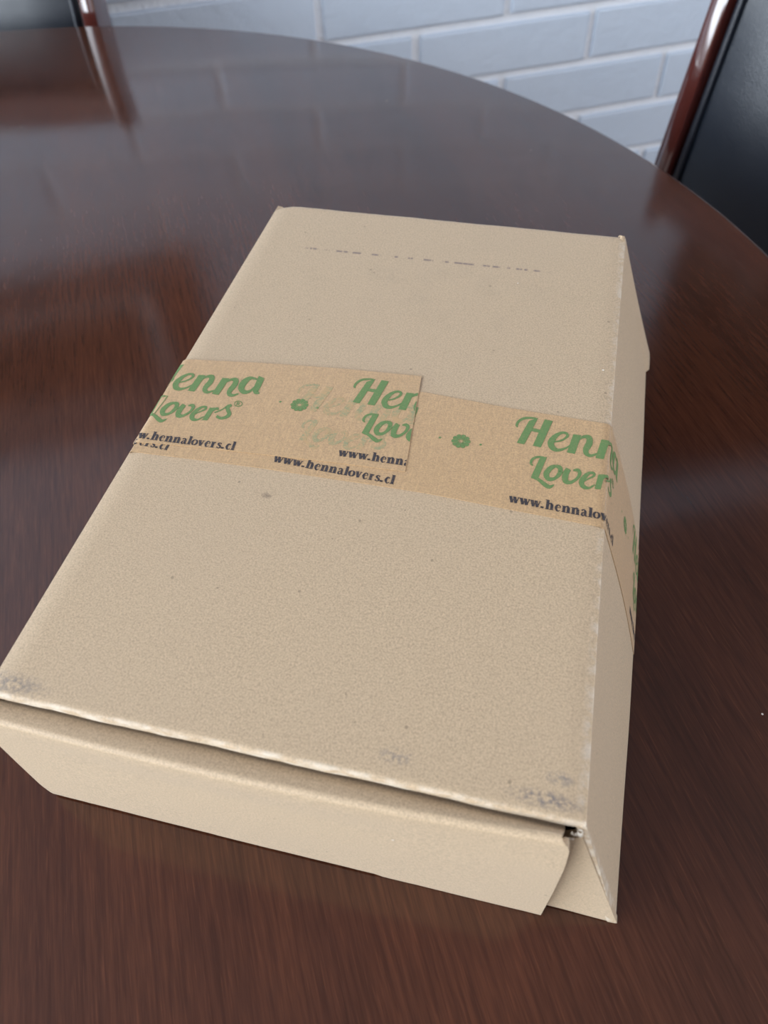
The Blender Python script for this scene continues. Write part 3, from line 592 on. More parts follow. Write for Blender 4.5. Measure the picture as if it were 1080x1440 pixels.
GLY = [[6834,6845,6830,6858,6812,6834,6819,6828],[6830,6858,6826,6870,6804,6839,6812,6834],[6826,6870,6825,6879,6794,6848,6804,6839],[6825,6879,6826,6884,6784,6865,6794,6848],[6826,6884,6827,6888,6780,6888,6784,6865],[6827,6888,6829,6899,6780,6911,6780,6888],[6829,6899,6831,6916,6783,6935,6780,6911],[6831,6916,6835,6934,6788,6961,6783,6935],[6835,6934,6840,6953,6797,6987,6788,6961],[6840,6953,6847,6969,6808,7012,6797,6987],[6847,6969,6856,6986,6822,7035,6808,7012],[6856,6986,6869,7004,6838,7056,6822,7035],[6869,7004,6884,7021,6856,7077,6838,7056],[6884,7021,6900,7037,6875,7095,6856,7077],[6900,7037,6917,7051,6896,7111,6875,7095],[6917,7051,6933,7062,6917,7123,6896,7111],[6933,7062,6952,7071,6939,7132,6917,7123],[6952,7071,6971,7079,6962,7138,6939,7132],[6971,7079,6992,7085,6985,7143,6962,7138],[6992,7085,7014,7092,7008,7147,6985,7143],[7014,7092,7036,7096,7032,7150,7008,7147],[7036,7096,7059,7100,7056,7151,7032,7150],[7059,7100,7083,7103,7081,7150,7056,7151],[7083,7103,7107,7105,7106,7150,7081,7150],[7107,7105,7132,7108,7130,7150,7106,7150],[7010,7041,7165,7150,6995,6421,6858,6440],[7287,7132,7435,7119,7290,6404,7145,6422],[7019,6875,7309,6844,7293,6762,7005,6789],[7508,6575,7529,6582,7523,6616,7502,6607],[7529,6582,7549,6589,7543,6625,7523,6616],[7549,6589,7571,6596,7563,6633,7543,6625],[7571,6596,7592,6604,7582,6643,7563,6633],[7592,6604,7613,6616,7600,6655,7582,6643],[7613,6616,7634,6630,7619,6670,7600,6655],[7634,6630,7656,6648,7638,6688,7619,6670],[7656,6648,7676,6667,7656,6708,7638,6688],[7676,6667,7695,6686,7672,6727,7656,6708],[7695,6686,7711,6704,7684,6745,7672,6727],[7711,6704,7725,6722,7693,6761,7684,6745],[7725,6722,7736,6741,7699,6776,7693,6761],[7736,6741,7746,6761,7703,6789,7699,6776],[7746,6761,7753,6785,7704,6797,7703,6789],[7753,6785,7754,6812,7703,6798,7704,6797],[7754,6812,7746,6838,7703,6799,7703,6798],[7746,6838,7734,6857,7700,6806,7703,6799],[7734,6857,7720,6871,7695,6815,7700,6806],[7720,6871,7703,6882,7687,6823,7695,6815],[7703,6882,7685,6887,7678,6827,7687,6823],[7685,6887,7667,6889,7667,6827,7678,6827],[7667,6889,7647,6887,7653,6825,7667,6827],[7647,6887,7626,6882,7637,6819,7653,6825],[7626,6882,7604,6874,7621,6810,7637,6819],[7604,6874,7582,6862,7607,6797,7621,6810],[7582,6862,7560,6847,7592,6779,7607,6797],[7560,6847,7537,6828,7578,6756,7592,6779],[7537,6828,7514,6807,7563,6730,7578,6756],[7514,6807,7491,6782,7551,6703,7563,6730],[7491,6782,7471,6755,7541,6677,7551,6703],[7471,6755,7452,6725,7531,6650,7541,6677],[7452,6725,7433,6692,7523,6620,7531,6650],[7433,6692,7417,6656,7516,6592,7523,6620],[7417,6656,7404,6616,7513,6570,7516,6592],[7404,6616,7396,6572,7512,6557,7513,6570],[7396,6572,7397,6526,7512,6549,7512,6557],[7397,6526,7406,6486,7512,6538,7512,6549],[7406,6486,7419,6450,7514,6525,7512,6538],[7419,6450,7436,6421,7517,6512,7514,6525],[7436,6421,7456,6397,7521,6499,7517,6512],[7456,6397,7478,6378,7527,6487,7521,6499],[7478,6378,7502,6366,7537,6473,7527,6487],[7502,6366,7528,6358,7550,6460,7537,6473],[7528,6358,7555,6356,7564,6449,7550,6460],[7555,6356,7582,6358,7580,6443,7564,6449],[7582,6358,7609,6367,7599,6442,7580,6443],[7609,6367,7636,6380,7622,6447,7599,6442],[7636,6380,7663,6397,7647,6456,7622,6447],[7663,6397,7688,6416,7672,6468,7647,6456],[7688,6416,7712,6436,7695,6481,7672,6468],[7712,6436,7733,6457,7715,6496,7695,6481],[7733,6457,7753,6481,7734,6515,7715,6496],[7753,6481,7771,6506,7753,6536,7734,6515],[7771,6506,7788,6531,7772,6558,7753,6536],[7788,6531,7806,6555,7792,6580,7772,6558],[7828,6852,7969,6854,7891,6365,7750,6376],[7894,6628,7908,6654,7890,6670,7879,6642],[7908,6654,7922,6680,7901,6700,7890,6670],[7922,6680,7936,6706,7912,6729,7901,6700],[7936,6706,7950,6728,7925,6758,7912,6729],[7950,6728,7964,6746,7939,6785,7925,6758],[7964,6746,7980,6761,7956,6809,7939,6785],[7980,6761,7997,6774,7975,6830,7956,6809],[7997,6774,8015,6785,7995,6849,7975,6830],[8015,6785,8031,6790,8016,6865,7995,6849],[8031,6790,8044,6791,8037,6877,8016,6865],[8044,6791,8054,6786,8059,6885,8037,6877],[8054,6786,8064,6778,8083,6888,8059,6885],[8064,6778,8071,6768,8107,6884,8083,6888],[8071,6768,8073,6759,8131,6872,8107,6884],[8073,6759,8071,6756,8154,6847,8131,6872],[8071,6756,8069,6754,8169,6811,8154,6847],[8069,6754,8068,6744,8177,6773,8169,6811],[8068,6744,8068,6727,8180,6736,8177,6773],[8068,6727,8066,6707,8180,6700,8180,6736],[8066,6707,8064,6690,8176,6661,8180,6700],[8064,6690,8061,6675,8168,6621,8176,6661],[8061,6675,8054,6652,8157,6585,8168,6621],[8054,6652,8044,6623,8145,6555,8157,6585],[8044,6623,8033,6589,8137,6532,8145,6555],[8033,6589,8026,6553,8131,6517,8137,6532],[8026,6553,8023,6520,8127,6501,8131,6517],[8023,6520,8023,6490,8123,6485,8127,6501],[8023,6490,8026,6458,8120,6475,8123,6485],[8026,6458,8034,6425,8117,6469,8120,6475],[8034,6425,8047,6395,8115,6465,8117,6469],[8047,6395,8065,6373,8117,6456,8115,6465],[8065,6373,8085,6357,8125,6443,8117,6456],[8085,6357,8108,6345,8135,6431,8125,6443],[8108,6345,8132,6338,8146,6421,8135,6431],[8132,6338,8158,6339,8158,6416,8146,6421],[8158,6339,8183,6349,8172,6417,8158,6416],[8183,6349,8207,6365,8191,6424,8172,6417],[8207,6365,8230,6385,8214,6436,8191,6424],[8230,6385,8252,6404,8238,6450,8214,6436],[8252,6404,8274,6421,8262,6463,8238,6450],[8327,6818,8468,6819,8390,6331,8249,6341],[8394,6593,8408,6619,8389,6636,8378,6607],[8408,6619,8421,6646,8400,6665,8389,6636],[8421,6646,8435,6671,8411,6695,8400,6665],[8435,6671,8449,6694,8424,6724,8411,6695],[8449,6694,8463,6711,8439,6750,8424,6724],[8463,6711,8479,6726,8456,6774,8439,6750],[8479,6726,8497,6740,8474,6796,8456,6774],[8497,6740,8514,6750,8494,6815,8474,6796],[8514,6750,8530,6756,8515,6831,8494,6815],[8530,6756,8543,6756,8536,6843,8515,6831],[8543,6756,8554,6752,8558,6850,8536,6843],[8554,6752,8564,6743,8582,6853,8558,6850],[8564,6743,8571,6733,8606,6850,8582,6853],[8571,6733,8573,6724,8631,6838,8606,6850],[8573,6724,8570,6722,8653,6812,8631,6838],[8570,6722,8568,6719,8669,6776,8653,6812],[8568,6719,8568,6709,8676,6739,8669,6776],[8568,6709,8567,6692,8679,6702,8676,6739],[8567,6692,8566,6672,8679,6665,8679,6702],[8566,6672,8564,6655,8676,6627,8679,6665],[8564,6655,8560,6640,8667,6586,8676,6627],[8560,6640,8553,6618,8656,6550,8667,6586],[8553,6618,8543,6589,8645,6520,8656,6550],[8543,6589,8533,6554,8636,6498,8645,6520],[8533,6554,8525,6518,8631,6482,8636,6498],[8525,6518,8523,6486,8626,6466,8631,6482],[8523,6486,8522,6456,8622,6450,8626,6466],[8522,6456,8525,6423,8619,6440,8622,6450],[8525,6423,8533,6390,8616,6435,8619,6440],[8533,6390,8547,6360,8614,6431,8616,6435],[8547,6360,8564,6338,8617,6421,8614,6431],[8564,6338,8585,6322,8624,6408,8617,6421],[8585,6322,8607,6310,8634,6396,8624,6408],[8607,6310,8631,6303,8646,6387,8634,6396],[8631,6303,8657,6304,8657,6382,8646,6387],[8657,6304,8683,6314,8671,6382,8657,6382],[8683,6314,8707,6331,8691,6390,8671,6382],[8707,6331,8730,6350,8714,6402,8691,6390],[8730,6350,8752,6369,8738,6416,8714,6402],[8752,6369,8773,6387,8762,6428,8738,6416],[9014,6880,8988,6891,8990,6835,9017,6831],[8988,6891,8961,6904,8963,6841,8990,6835],[8961,6904,8932,6916,8938,6844,8963,6841],[8932,6916,8900,6925,8918,6843,8938,6844],[8900,6925,8868,6924,8904,6835,8918,6843],[8868,6924,8837,6912,8891,6818,8904,6835],[8837,6912,8808,6894,8878,6793,8891,6818],[8808,6894,8781,6870,8867,6764,8878,6793],[8781,6870,8758,6842,8858,6733,8867,6764],[8758,6842,8738,6811,8851,6704,8858,6733],[8738,6811,8723,6775,8845,6675,8851,6704],[8723,6775,8711,6734,8840,6644,8845,6675],[8711,6734,8703,6689,8837,6615,8840,6644],[8703,6689,8700,6640,8836,6593,8837,6615],[8700,6640,8707,6586,8836,6585,8836,6593],[8707,6586,8727,6532,8835,6580,8836,6585],[8727,6532,8754,6487,8839,6568,8835,6580],[8754,6487,8785,6451,8845,6553,8839,6568],[8785,6451,8819,6424,8851,6540,8845,6553],[8819,6424,8855,6408,8857,6531,8851,6540],[8855,6408,8887,6407,8867,6523,8857,6531],[8887,6407,8916,6415,8885,6517,8867,6523],[8916,6415,8942,6431,8907,6516,8885,6517],[8942,6431,8967,6453,8930,6522,8907,6516],[8967,6453,8989,6481,8952,6535,8930,6522],[8989,6481,9008,6517,8972,6559,8952,6535],[9008,6517,9026,6560,8991,6595,8972,6559],[9026,6560,9043,6606,9010,6638,8991,6595],[9043,6606,9059,6654,9029,6683,9010,6638],[9059,6654,9076,6698,9048,6726,9029,6683],[9030,6959,9027,6906,9155,6846,9158,6900],[9027,6906,9024,6851,9153,6791,9155,6846],[9024,6851,9021,6797,9150,6738,9153,6791],[9021,6797,9019,6746,9147,6688,9150,6738],[9019,6746,9018,6702,9145,6642,9147,6688],[9018,6702,9016,6665,9141,6600,9145,6642],[9016,6665,9013,6629,9136,6563,9141,6600],[9013,6629,9011,6591,9131,6536,9136,6563],[9011,6591,9014,6547,9129,6524,9131,6536],[9014,6547,9031,6491,9122,6533,9129,6524],[9031,6491,9068,6445,9108,6546,9122,6533],[9068,6445,9102,6433,9108,6538,9108,6546],[9102,6433,9126,6434,9124,6522,9108,6538],[9126,6434,9146,6439,9145,6505,9124,6522],[9146,6439,9164,6441,9165,6487,9145,6505],[7205,5951,7198,5964,7184,5936,7195,5931],[7198,5964,7189,5976,7173,5941,7184,5936],[7189,5976,7183,5987,7161,5948,7173,5941],[7183,5987,7182,5994,7147,5961,7161,5948],[7182,5994,7182,5998,7138,5983,7147,5961],[7182,5998,7183,6008,7135,6007,7138,5983],[7183,6008,7183,6024,7136,6033,7135,6007],[7183,6024,7186,6041,7140,6059,7136,6033],[7186,6041,7190,6057,7147,6086,7140,6059],[7190,6057,7195,6071,7159,6110,7147,6086],[7195,6071,7203,6085,7173,6130,7159,6110],[7203,6085,7215,6099,7190,6148,7173,6130],[7215,6099,7229,6114,7209,6164,7190,6148],[7229,6114,7245,6127,7230,6176,7209,6164],[7245,6127,7262,6137,7252,6186,7230,6176],[7262,6137,7280,6144,7275,6192,7252,6186],[7280,6144,7301,6148,7299,6194,7275,6192],[7301,6148,7324,6151,7323,6194,7299,6194],[7324,6151,7348,6153,7347,6194,7323,6194],[7348,6153,7372,6156,7370,6194,7347,6194],[7306,6181,7420,6192,7313,5626,7193,5651],[7216,5646,7239,5636,7251,5698,7228,5705],[7239,5636,7262,5628,7274,5691,7251,5698],[7262,5628,7284,5619,7297,5684,7274,5691],[7284,5619,7305,5609,7321,5675,7297,5684],[7305,5609,7325,5597,7347,5664,7321,5675],[7325,5597,7344,5581,7372,5649,7347,5664],[7344,5581,7365,5560,7397,5632,7372,5649],[7365,5560,7386,5538,7422,5614,7397,5632],[7386,5538,7408,5517,7443,5598,7422,5614],[7408,5517,7429,5500,7462,5586,7443,5598],[7429,5500,7448,5487,7480,5574,7462,5586],[7448,5487,7466,5475,7496,5563,7480,5574],[7466,5475,7486,5465,7508,5555,7496,5563],[7486,5465,7507,5460,7517,5550,7508,5555],[7507,5460,7531,5463,7524,5546,7517,5550],[7531,5463,7553,5477,7532,5545,7524,5546],[7553,5477,7570,5497,7544,5549,7532,5545],[7570,5497,7583,5518,7560,5557,7544,5549],[7583,5518,7594,5539,7577,5568,7560,5557],[7594,5539,7605,5558,7595,5578,7577,5568],[7581,6045,7562,6036,7587,5966,7604,5985],[7562,6036,7542,6028,7569,5949,7587,5966],[7542,6028,7520,6017,7554,5934,7569,5949],[7520,6017,7497,6001,7542,5918,7554,5934],[7497,6001,7475,5978,7533,5901,7542,5918],[7475,5978,7454,5950,7523,5878,7533,5901],[7454,5950,7435,5916,7512,5850,7523,5878],[7435,5916,7417,5879,7502,5821,7512,5850],[7417,5879,7403,5838,7497,5798,7502,5821],[7403,5838,7397,5792,7495,5788,7497,5798],[7397,5792,7402,5745,7495,5781,7495,5788],[7402,5745,7416,5707,7496,5767,7495,5781],[7416,5707,7436,5676,7500,5750,7496,5767],[7436,5676,7458,5652,7506,5736,7500,5750],[7458,5652,7485,5636,7509,5729,7506,5736],[7485,5636,7513,5633,7516,5724,7509,5729],[7513,5633,7540,5639,7530,5723,7516,5724],[7540,5639,7565,5651,7549,5726,7530,5723],[7565,5651,7590,5667,7567,5734,7549,5726],[7590,5667,7612,5685,7583,5745,7567,5734],[7612,5685,7633,5707,7595,5762,7583,5745],[7633,5707,7654,5732,7608,5785,7595,5762],[7654,5732,7673,5761,7618,5811,7608,5785],[7673,5761,7690,5791,7626,5837,7618,5811],[7690,5791,7702,5823,7632,5859,7626,5837],[7702,5823,7711,5858,7635,5880,7632,5859],[7711,5858,7716,5894,7637,5902,7635,5880],[7716,5894,7717,5931,7638,5923,7637,5902],[7717,5931,7713,5967,7637,5939,7638,5923],[7713,5967,7702,6003,7637,5944,7637,5939],[7702,6003,7680,6030,7638,5945,7637,5944],[7680,6030,7656,6042,7633,5952,7638,5945],[7656,6042,7635,6045,7619,5961,7633,5952],[7635,6045,7617,6046,7602,5971,7619,5961],[7617,6046,7600,6048,7585,5982,7602,5971],[7656,5895,7667,5887,7679,5914,7667,5923],[7667,5887,7679,5877,7691,5904,7679,5914],[7679,5877,7692,5867,7702,5895,7691,5904],[7692,5867,7705,5860,7711,5890,7702,5895],[7705,5860,7720,5858,7717,5889,7711,5890],[7720,5858,7733,5866,7721,5892,7717,5889],[7733,5866,7743,5878,7725,5899,7721,5892],[7743,5878,7751,5892,7731,5911,7725,5899],[7751,5892,7758,5905,7737,5926,7731,5911],[7758,5905,7765,5917,7744,5939,7737,5926],[7769,6009,7759,5981,7845,5933,7852,5965],[7759,5981,7747,5952,7837,5901,7845,5933],[7747,5952,7736,5920,7831,5872,7837,5901],[7736,5920,7725,5885,7826,5848,7831,5872],[7725,5885,7718,5847,7824,5828,7826,5848],[7718,5847,7716,5810,7822,5805,7824,5828],[7716,5810,7716,5772,7821,5781,7822,5805],[7716,5772,7720,5734,7820,5759,7821,5781],[7720,5734,7729,5695,7820,5746,7820,5759],[7729,5695,7746,5659,7819,5743,7820,5746],[7746,5659,7772,5635,7818,5739,7819,5743],[7772,5635,7799,5625,7824,5730,7818,5739],[7799,5625,7826,5624,7834,5721,7824,5730],[7826,5624,7852,5630,7848,5716,7834,5721],[7852,5630,7877,5641,7861,5716,7848,5716],[7877,5641,7901,5659,7877,5723,7861,5716],[7901,5659,7925,5682,7896,5739,7877,5723],[7925,5682,7948,5709,7916,5760,7896,5739],[7948,5709,7969,5737,7935,5783,7916,5760],[7969,5737,7987,5765,7949,5805,7935,5783],[7987,5765,8002,5793,7960,5828,7949,5805],[8002,5793,8016,5824,7968,5853,7960,5828],[8016,5824,8027,5856,7973,5879,7968,5853],[8027,5856,8035,5888,7976,5901,7973,5879],[8035,5888,8039,5919,7977,5915,7976,5901],[8039,5919,8036,5952,7975,5922,7977,5915],[8036,5952,8026,5979,7973,5929,7975,5922],[8026,5979,8013,6001,7969,5937,7973,5929],[8013,6001,7997,6017,7963,5944,7969,5937],[7997,6017,7978,6027,7960,5948,7963,5944],[7978,6027,7957,6028,7956,5952,7960,5948],[7957,6028,7938,6020,7946,5953,7956,5952],[7938,6020,7922,6010,7932,5952,7946,5953],[7922,6010,7907,6000,7915,5950,7932,5952],[7907,6000,7893,5991,7899,5948,7915,5950],[8081,5733,8101,5750,8089,5776,8070,5758],[8101,5750,8120,5767,8108,5794,8089,5776],[8120,5767,8140,5784,8127,5812,8108,5794],[8140,5784,8159,5801,8146,5830,8127,5812],[8159,5801,8177,5817,8163,5848,8146,5830],[8177,5817,8195,5832,8181,5866,8163,5848],[8195,5832,8215,5847,8199,5884,8181,5866],[8215,5847,8234,5861,8216,5901,8199,5884],[8234,5861,8252,5877,8228,5916,8216,5901],[8252,5877,8266,5895,8234,5926,8228,5916],[8266,5895,8275,5919,8235,5931,8234,5926],[8275,5919,8276,5944,8234,5935,8235,5931],[8276,5944,8272,5967,8233,5939,8234,5935],[8272,5967,8263,5987,8232,5941,8233,5939],[8263,5987,8248,6000,8231,5942,8232,5941],[8248,6000,8231,6005,8225,5943,8231,5942],[8231,6005,8213,6005,8213,5943,8225,5943],[8213,6005,8192,6002,8198,5940,8213,5943],[8192,6002,8172,5995,8184,5934,8198,5940],[8172,5995,8151,5985,8173,5925,8184,5934],[8151,5985,8132,5970,8164,5913,8173,5925],[8132,5970,8113,5952,8155,5895,8164,5913],[8113,5952,8096,5932,8146,5874,8155,5895],[8096,5932,8079,5910,8138,5851,8146,5874],[8079,5910,8064,5887,8130,5828,8138,5851],[8064,5887,8050,5862,8121,5804,8130,5828],[8050,5862,8036,5833,8112,5778,8121,5804],[8036,5833,8022,5801,8105,5754,8112,5778],[8022,5801,8011,5765,8100,5736,8105,5754],[8011,5765,8006,5725,8099,5725,8100,5736],[8006,5725,8010,5687,8098,5717,8099,5725],[8010,5687,8019,5654,8099,5705,8098,5717],[8019,5654,8033,5625,8102,5691,8099,5705],[8033,5625,8051,5602,8105,5678,8102,5691],[8051,5602,8071,5585,8110,5668,8105,5678],[8071,5585,8094,5575,8118,5659,8110,5668],[8094,5575,8118,5571,8130,5650,8118,5659],[8118,5571,8142,5573,8146,5643,8130,5650],[8142,5573,8166,5579,8163,5640,8146,5643],[8166,5579,8189,5590,8179,5641,8163,5640],[8189,5590,8211,5607,8194,5648,8179,5641],[8211,5607,8230,5629,8212,5663,8194,5648],[8230,5629,8249,5653,8231,5682,8212,5663],[8249,5653,8266,5677,8251,5703,8231,5682],[8266,5677,8284,5699,8271,5722,8251,5703],[8323,5957,8433,5979,8377,5619,8276,5616],[8370,5769,8382,5794,8362,5806,8354,5779],[8382,5794,8393,5820,8369,5835,8362,5806],[8393,5820,8404,5846,8376,5864,8369,5835],[8404,5846,8415,5867,8385,5892,8376,5864],[8415,5867,8426,5884,8396,5917,8385,5892],[8426,5884,8436,5896,8408,5939,8396,5917],[8436,5896,8447,5907,8422,5957,8408,5939],[8447,5907,8458,5915,8437,5973,8422,5957],[8458,5915,8466,5920,8452,5984,8437,5973],[8466,5920,8471,5922,8469,5990,8452,5984],[8471,5922,8471,5924,8488,5986,8469,5990],[8471,5924,8474,5924,8500,5973,8488,5986],[8474,5924,8482,5920,8508,5959,8500,5973],[8482,5920,8491,5912,8513,5946,8508,5959],[8491,5912,8501,5906,8518,5935,8513,5946],[8462,5827,8485,5845,8469,5873,8446,5855],[8485,5845,8508,5862,8493,5889,8469,5873],[8508,5862,8532,5880,8516,5907,8493,5889],[8532,5880,8555,5899,8538,5925,8516,5907],[8555,5899,8578,5921,8560,5947,8538,5925],[8578,5921,8600,5946,8580,5973,8560,5947],[8600,5946,8622,5974,8599,6002,8580,5973],[8622,5974,8643,6003,8618,6034,8599,6002],[8643,6003,8664,6032,8636,6066,8618,6034],[8664,6032,8685,6061,8655,6097,8636,6066],[8703,6112,8688,6104,8727,6041,8738,6058],[8688,6104,8672,6096,8716,6025,8727,6041],[8672,6096,8655,6086,8706,6011,8716,6025],[8655,6086,8639,6072,8701,5999,8706,6011],[8639,6072,8626,6048,8701,5995,8701,5999],[8626,6048,8624,6016,8703,5996,8701,5995],[8624,6016,8629,5986,8703,5993,8703,5996],[8629,5986,8638,5960,8706,5983,8703,5993],[8638,5960,8648,5940,8712,5969,8706,5983],[8648,5940,8658,5917,8718,5956,8712,5969],[8658,5917,8673,5892,8724,5946,8718,5956],[8673,5892,8688,5871,8736,5933,8724,5946],[8688,5871,8699,5855,8752,5913,8736,5933],[8699,5855,8702,5850,8771,5882,8752,5913],[8702,5850,8701,5853,8783,5842,8771,5882],[8701,5853,8702,5848,8782,5807,8783,5842],[8702,5848,8701,5833,8775,5779,8782,5807],[8701,5833,8698,5816,8764,5754,8775,5779],[8698,5816,8692,5799,8749,5732,8764,5754],[8692,5799,8684,5785,8732,5713,8749,5732],[8684,5785,8672,5773,8712,5699,8732,5713],[8672,5773,8655,5761,8688,5689,8712,5699],[8655,5761,8636,5751,8663,5681,8688,5689],[8636,5751,8616,5745,8638,5676,8663,5681],[8616,5745,8600,5744,8613,5675,8638,5676],[8600,5744,8588,5747,8588,5680,8613,5675],[8588,5747,8575,5755,8566,5690,8588,5680],[8575,5755,8561,5766,8546,5702,8566,5690],[8561,5766,8543,5781,8528,5712,8546,5702],[8543,5781,8525,5794,8512,5721,8528,5712],[8907,6142,8908,6123,8923,6118,8922,6138],[8908,6123,8907,6107,8921,6096,8923,6118],[8907,6107,8900,6092,8913,6077,8921,6096],[8900,6092,8889,6080,8900,6063,8913,6077],[8889,6080,8874,6071,8882,6052,8900,6063],[8874,6071,8857,6067,8863,6047,8882,6052],[8857,6067,8838,6067,8841,6048,8863,6047],[8838,6067,8820,6072,8820,6053,8841,6048],[8820,6072,8803,6081,8799,6064,8820,6053],[8803,6081,8788,6093,8781,6079,8799,6064],[8788,6093,8778,6108,8767,6099,8781,6079],[8778,6108,8771,6123,8757,6121,8767,6099],[8771,6123,8769,6139,8754,6145,8757,6121],[8769,6139,8771,6155,8757,6166,8754,6145],[8771,6155,8778,6170,8765,6185,8757,6166],[8778,6170,8789,6182,8778,6200,8765,6185],[8789,6182,8804,6191,8796,6210,8778,6200],[8804,6191,8821,6196,8816,6216,8796,6210],[8821,6196,8840,6196,8837,6215,8816,6216],[8840,6196,8859,6191,8859,6210,8837,6215],[8859,6191,8876,6182,8879,6199,8859,6210],[8876,6182,8890,6169,8898,6183,8879,6199],[8890,6169,8899,6155,8910,6163,8898,6183],[8899,6155,8908,6136,8920,6143,8910,6163],[8800,6173,8814,6081,8829,6080,8815,6171],[8810,6162,8830,6162,8827,6182,8806,6182],[8830,6162,8845,6160,8847,6177,8827,6182],[8845,6160,8849,6153,8862,6158,8847,6177],[8849,6153,8850,6149,8863,6134,8862,6158],[8850,6149,8837,6142,8846,6123,8863,6134],[8837,6142,8817,6134,8825,6115,8846,6123],[8834,6120,8872,6076,8879,6089,8841,6133]]
def clip(poly, f):                                     # keep f >= 0
    out = []
    for i in range(len(poly)):
        a, b = poly[i], poly[(i+1) % len(poly)]; fa, fb = f(a), f(b)
        if fa >= 0: out.append(a)
        if (fa >= 0) != (fb >= 0):
            t = fa/(fa-fb); out.append((a[0]+(b[0]-a[0])*t, a[1]+(b[1]-a[1])*t))
    return out
def cut(poly, lines):
    for f in lines:
        if len(poly) < 3: return []
        poly = clip(poly, f)
    return poly if len(poly) > 2 else []
def band(poly):                                        # split at the folds so that the print follows them
    cs = [-9, -.0075, -.003, .0015, .838, .842, .845, .848, .851, .854, .857, 9]; out = []
    for a, b in zip(cs, cs[1:]):
        q = cut(poly, [lambda p: p[0]-a, lambda p: b-p[0]])
        if q: out.append(q)
    return out
def lay(name, polys, e, mat, parent, lines, label=None, mat_side=None):
    V = []; F = []
    for k, p in enumerate(polys):
        p = cut(p, lines)
        if not p: continue
        for q in band(p):
            n = len(V); V += [surf(x, y, e+(k % 9)*1.5e-5) for x, y in q]; F.append(tuple(range(n, n+len(q))))
    if not F: return None
    me = bpy.data.meshes.new(name); me.from_pydata(V, [], F)
    o = link(name, me, mat, parent)
    if label: o['label'] = label
    return o
GL = [[(g[k]/1e4, g[k+1]/1e4) for k in range(0, 8, 2)] for g in GLY]
# --- web address in a heavy high-contrast serif; em units, baseline 0, x-height .5
def st(pts, w, n=6):                                   # stroke, w constant or per point
    if len(pts) > 2:
        P = [tuple(2*a-b for a, b in zip(pts[0], pts[1]))]+list(pts)+[tuple(2*a-b for a, b in zip(pts[-1], pts[-2]))]; c = []
        Wd = [w]*len(pts) if not isinstance(w, (list, tuple)) else list(w); Wd = [Wd[0]]+Wd+[Wd[-1]]
        ws = []
        for i in range(1, len(P)-2):
            for k in range(n):
                t = k/n; c.append(tuple(.5*((2*P[i][d])+(-P[i-1][d]+P[i+1][d])*t+(2*P[i-1][d]-5*P[i][d]+4*P[i+1][d]-P[i+2][d])*t*t+(-P[i-1][d]+3*P[i][d]-3*P[i+1][d]+P[i+2][d])*t**3) for d in (0, 1))); ws.append(Wd[i]+(Wd[i+1]-Wd[i])*t)
        c.append(pts[-1]); ws.append(Wd[-2])
    else:
        c = list(pts); ws = [w]*2 if not isinstance(w, (list, tuple)) else list(w)
    L, R = [], []
    for i, (x, y) in enumerate(c):
        a, b = c[max(i-1, 0)], c[min(i+1, len(c)-1)]; tx, ty = b[0]-a[0], b[1]-a[1]; l = math.hypot(tx, ty) or 1; nx, ny = -ty/l*ws[i]/2, tx/l*ws[i]/2
        L.append((x+nx, y+ny)); R.append((x-nx, y-ny))
    return [[L[i], L[i+1], R[i+1], R[i]] for i in range(len(c)-1)]
def rect(a, b, c, d): return [[(a, c), (b, c), (b, d), (a, d)]]
H_, h_ = .06, .185                                      # hairline and stem
def g_n(x=0, asc=False):
    r = rect(.08+x, .08+h_+x, 0, .74 if asc else .5)+rect(.02+x, .30+x, 0, .045)+rect(.02+x, .12+x, .455 if not asc else .695, .5 if not asc else .74)
    r += st([(.22+x, .36), (.30+x, .47), (.39+x, .49), (.44+x, .40)], [H_, .07, .11, h_])+rect(.36+x, .36+h_+x, 0, .41)+rect(.31+x, .58+x, 0, .045); return r
def ring_(cx, cy, rx, ry): return st([(cx+rx*math.cos(a), cy+ry*math.sin(a)) for a in [PI/2+q*PI/8 for q in range(17)]], [.05+.11*abs(math.sin(q*PI/8)) for q in range(17)], 2)
def g_w():
    r = []
    for x in (0, .26): r += st([(.10+x, .48), (.24+x, .02)], h_)+st([(.24+x, .02), (.37+x, .48)], H_)+rect(.01+x, .22+x, .46, .5)
    return r+rect(.56, .72, .46, .5)
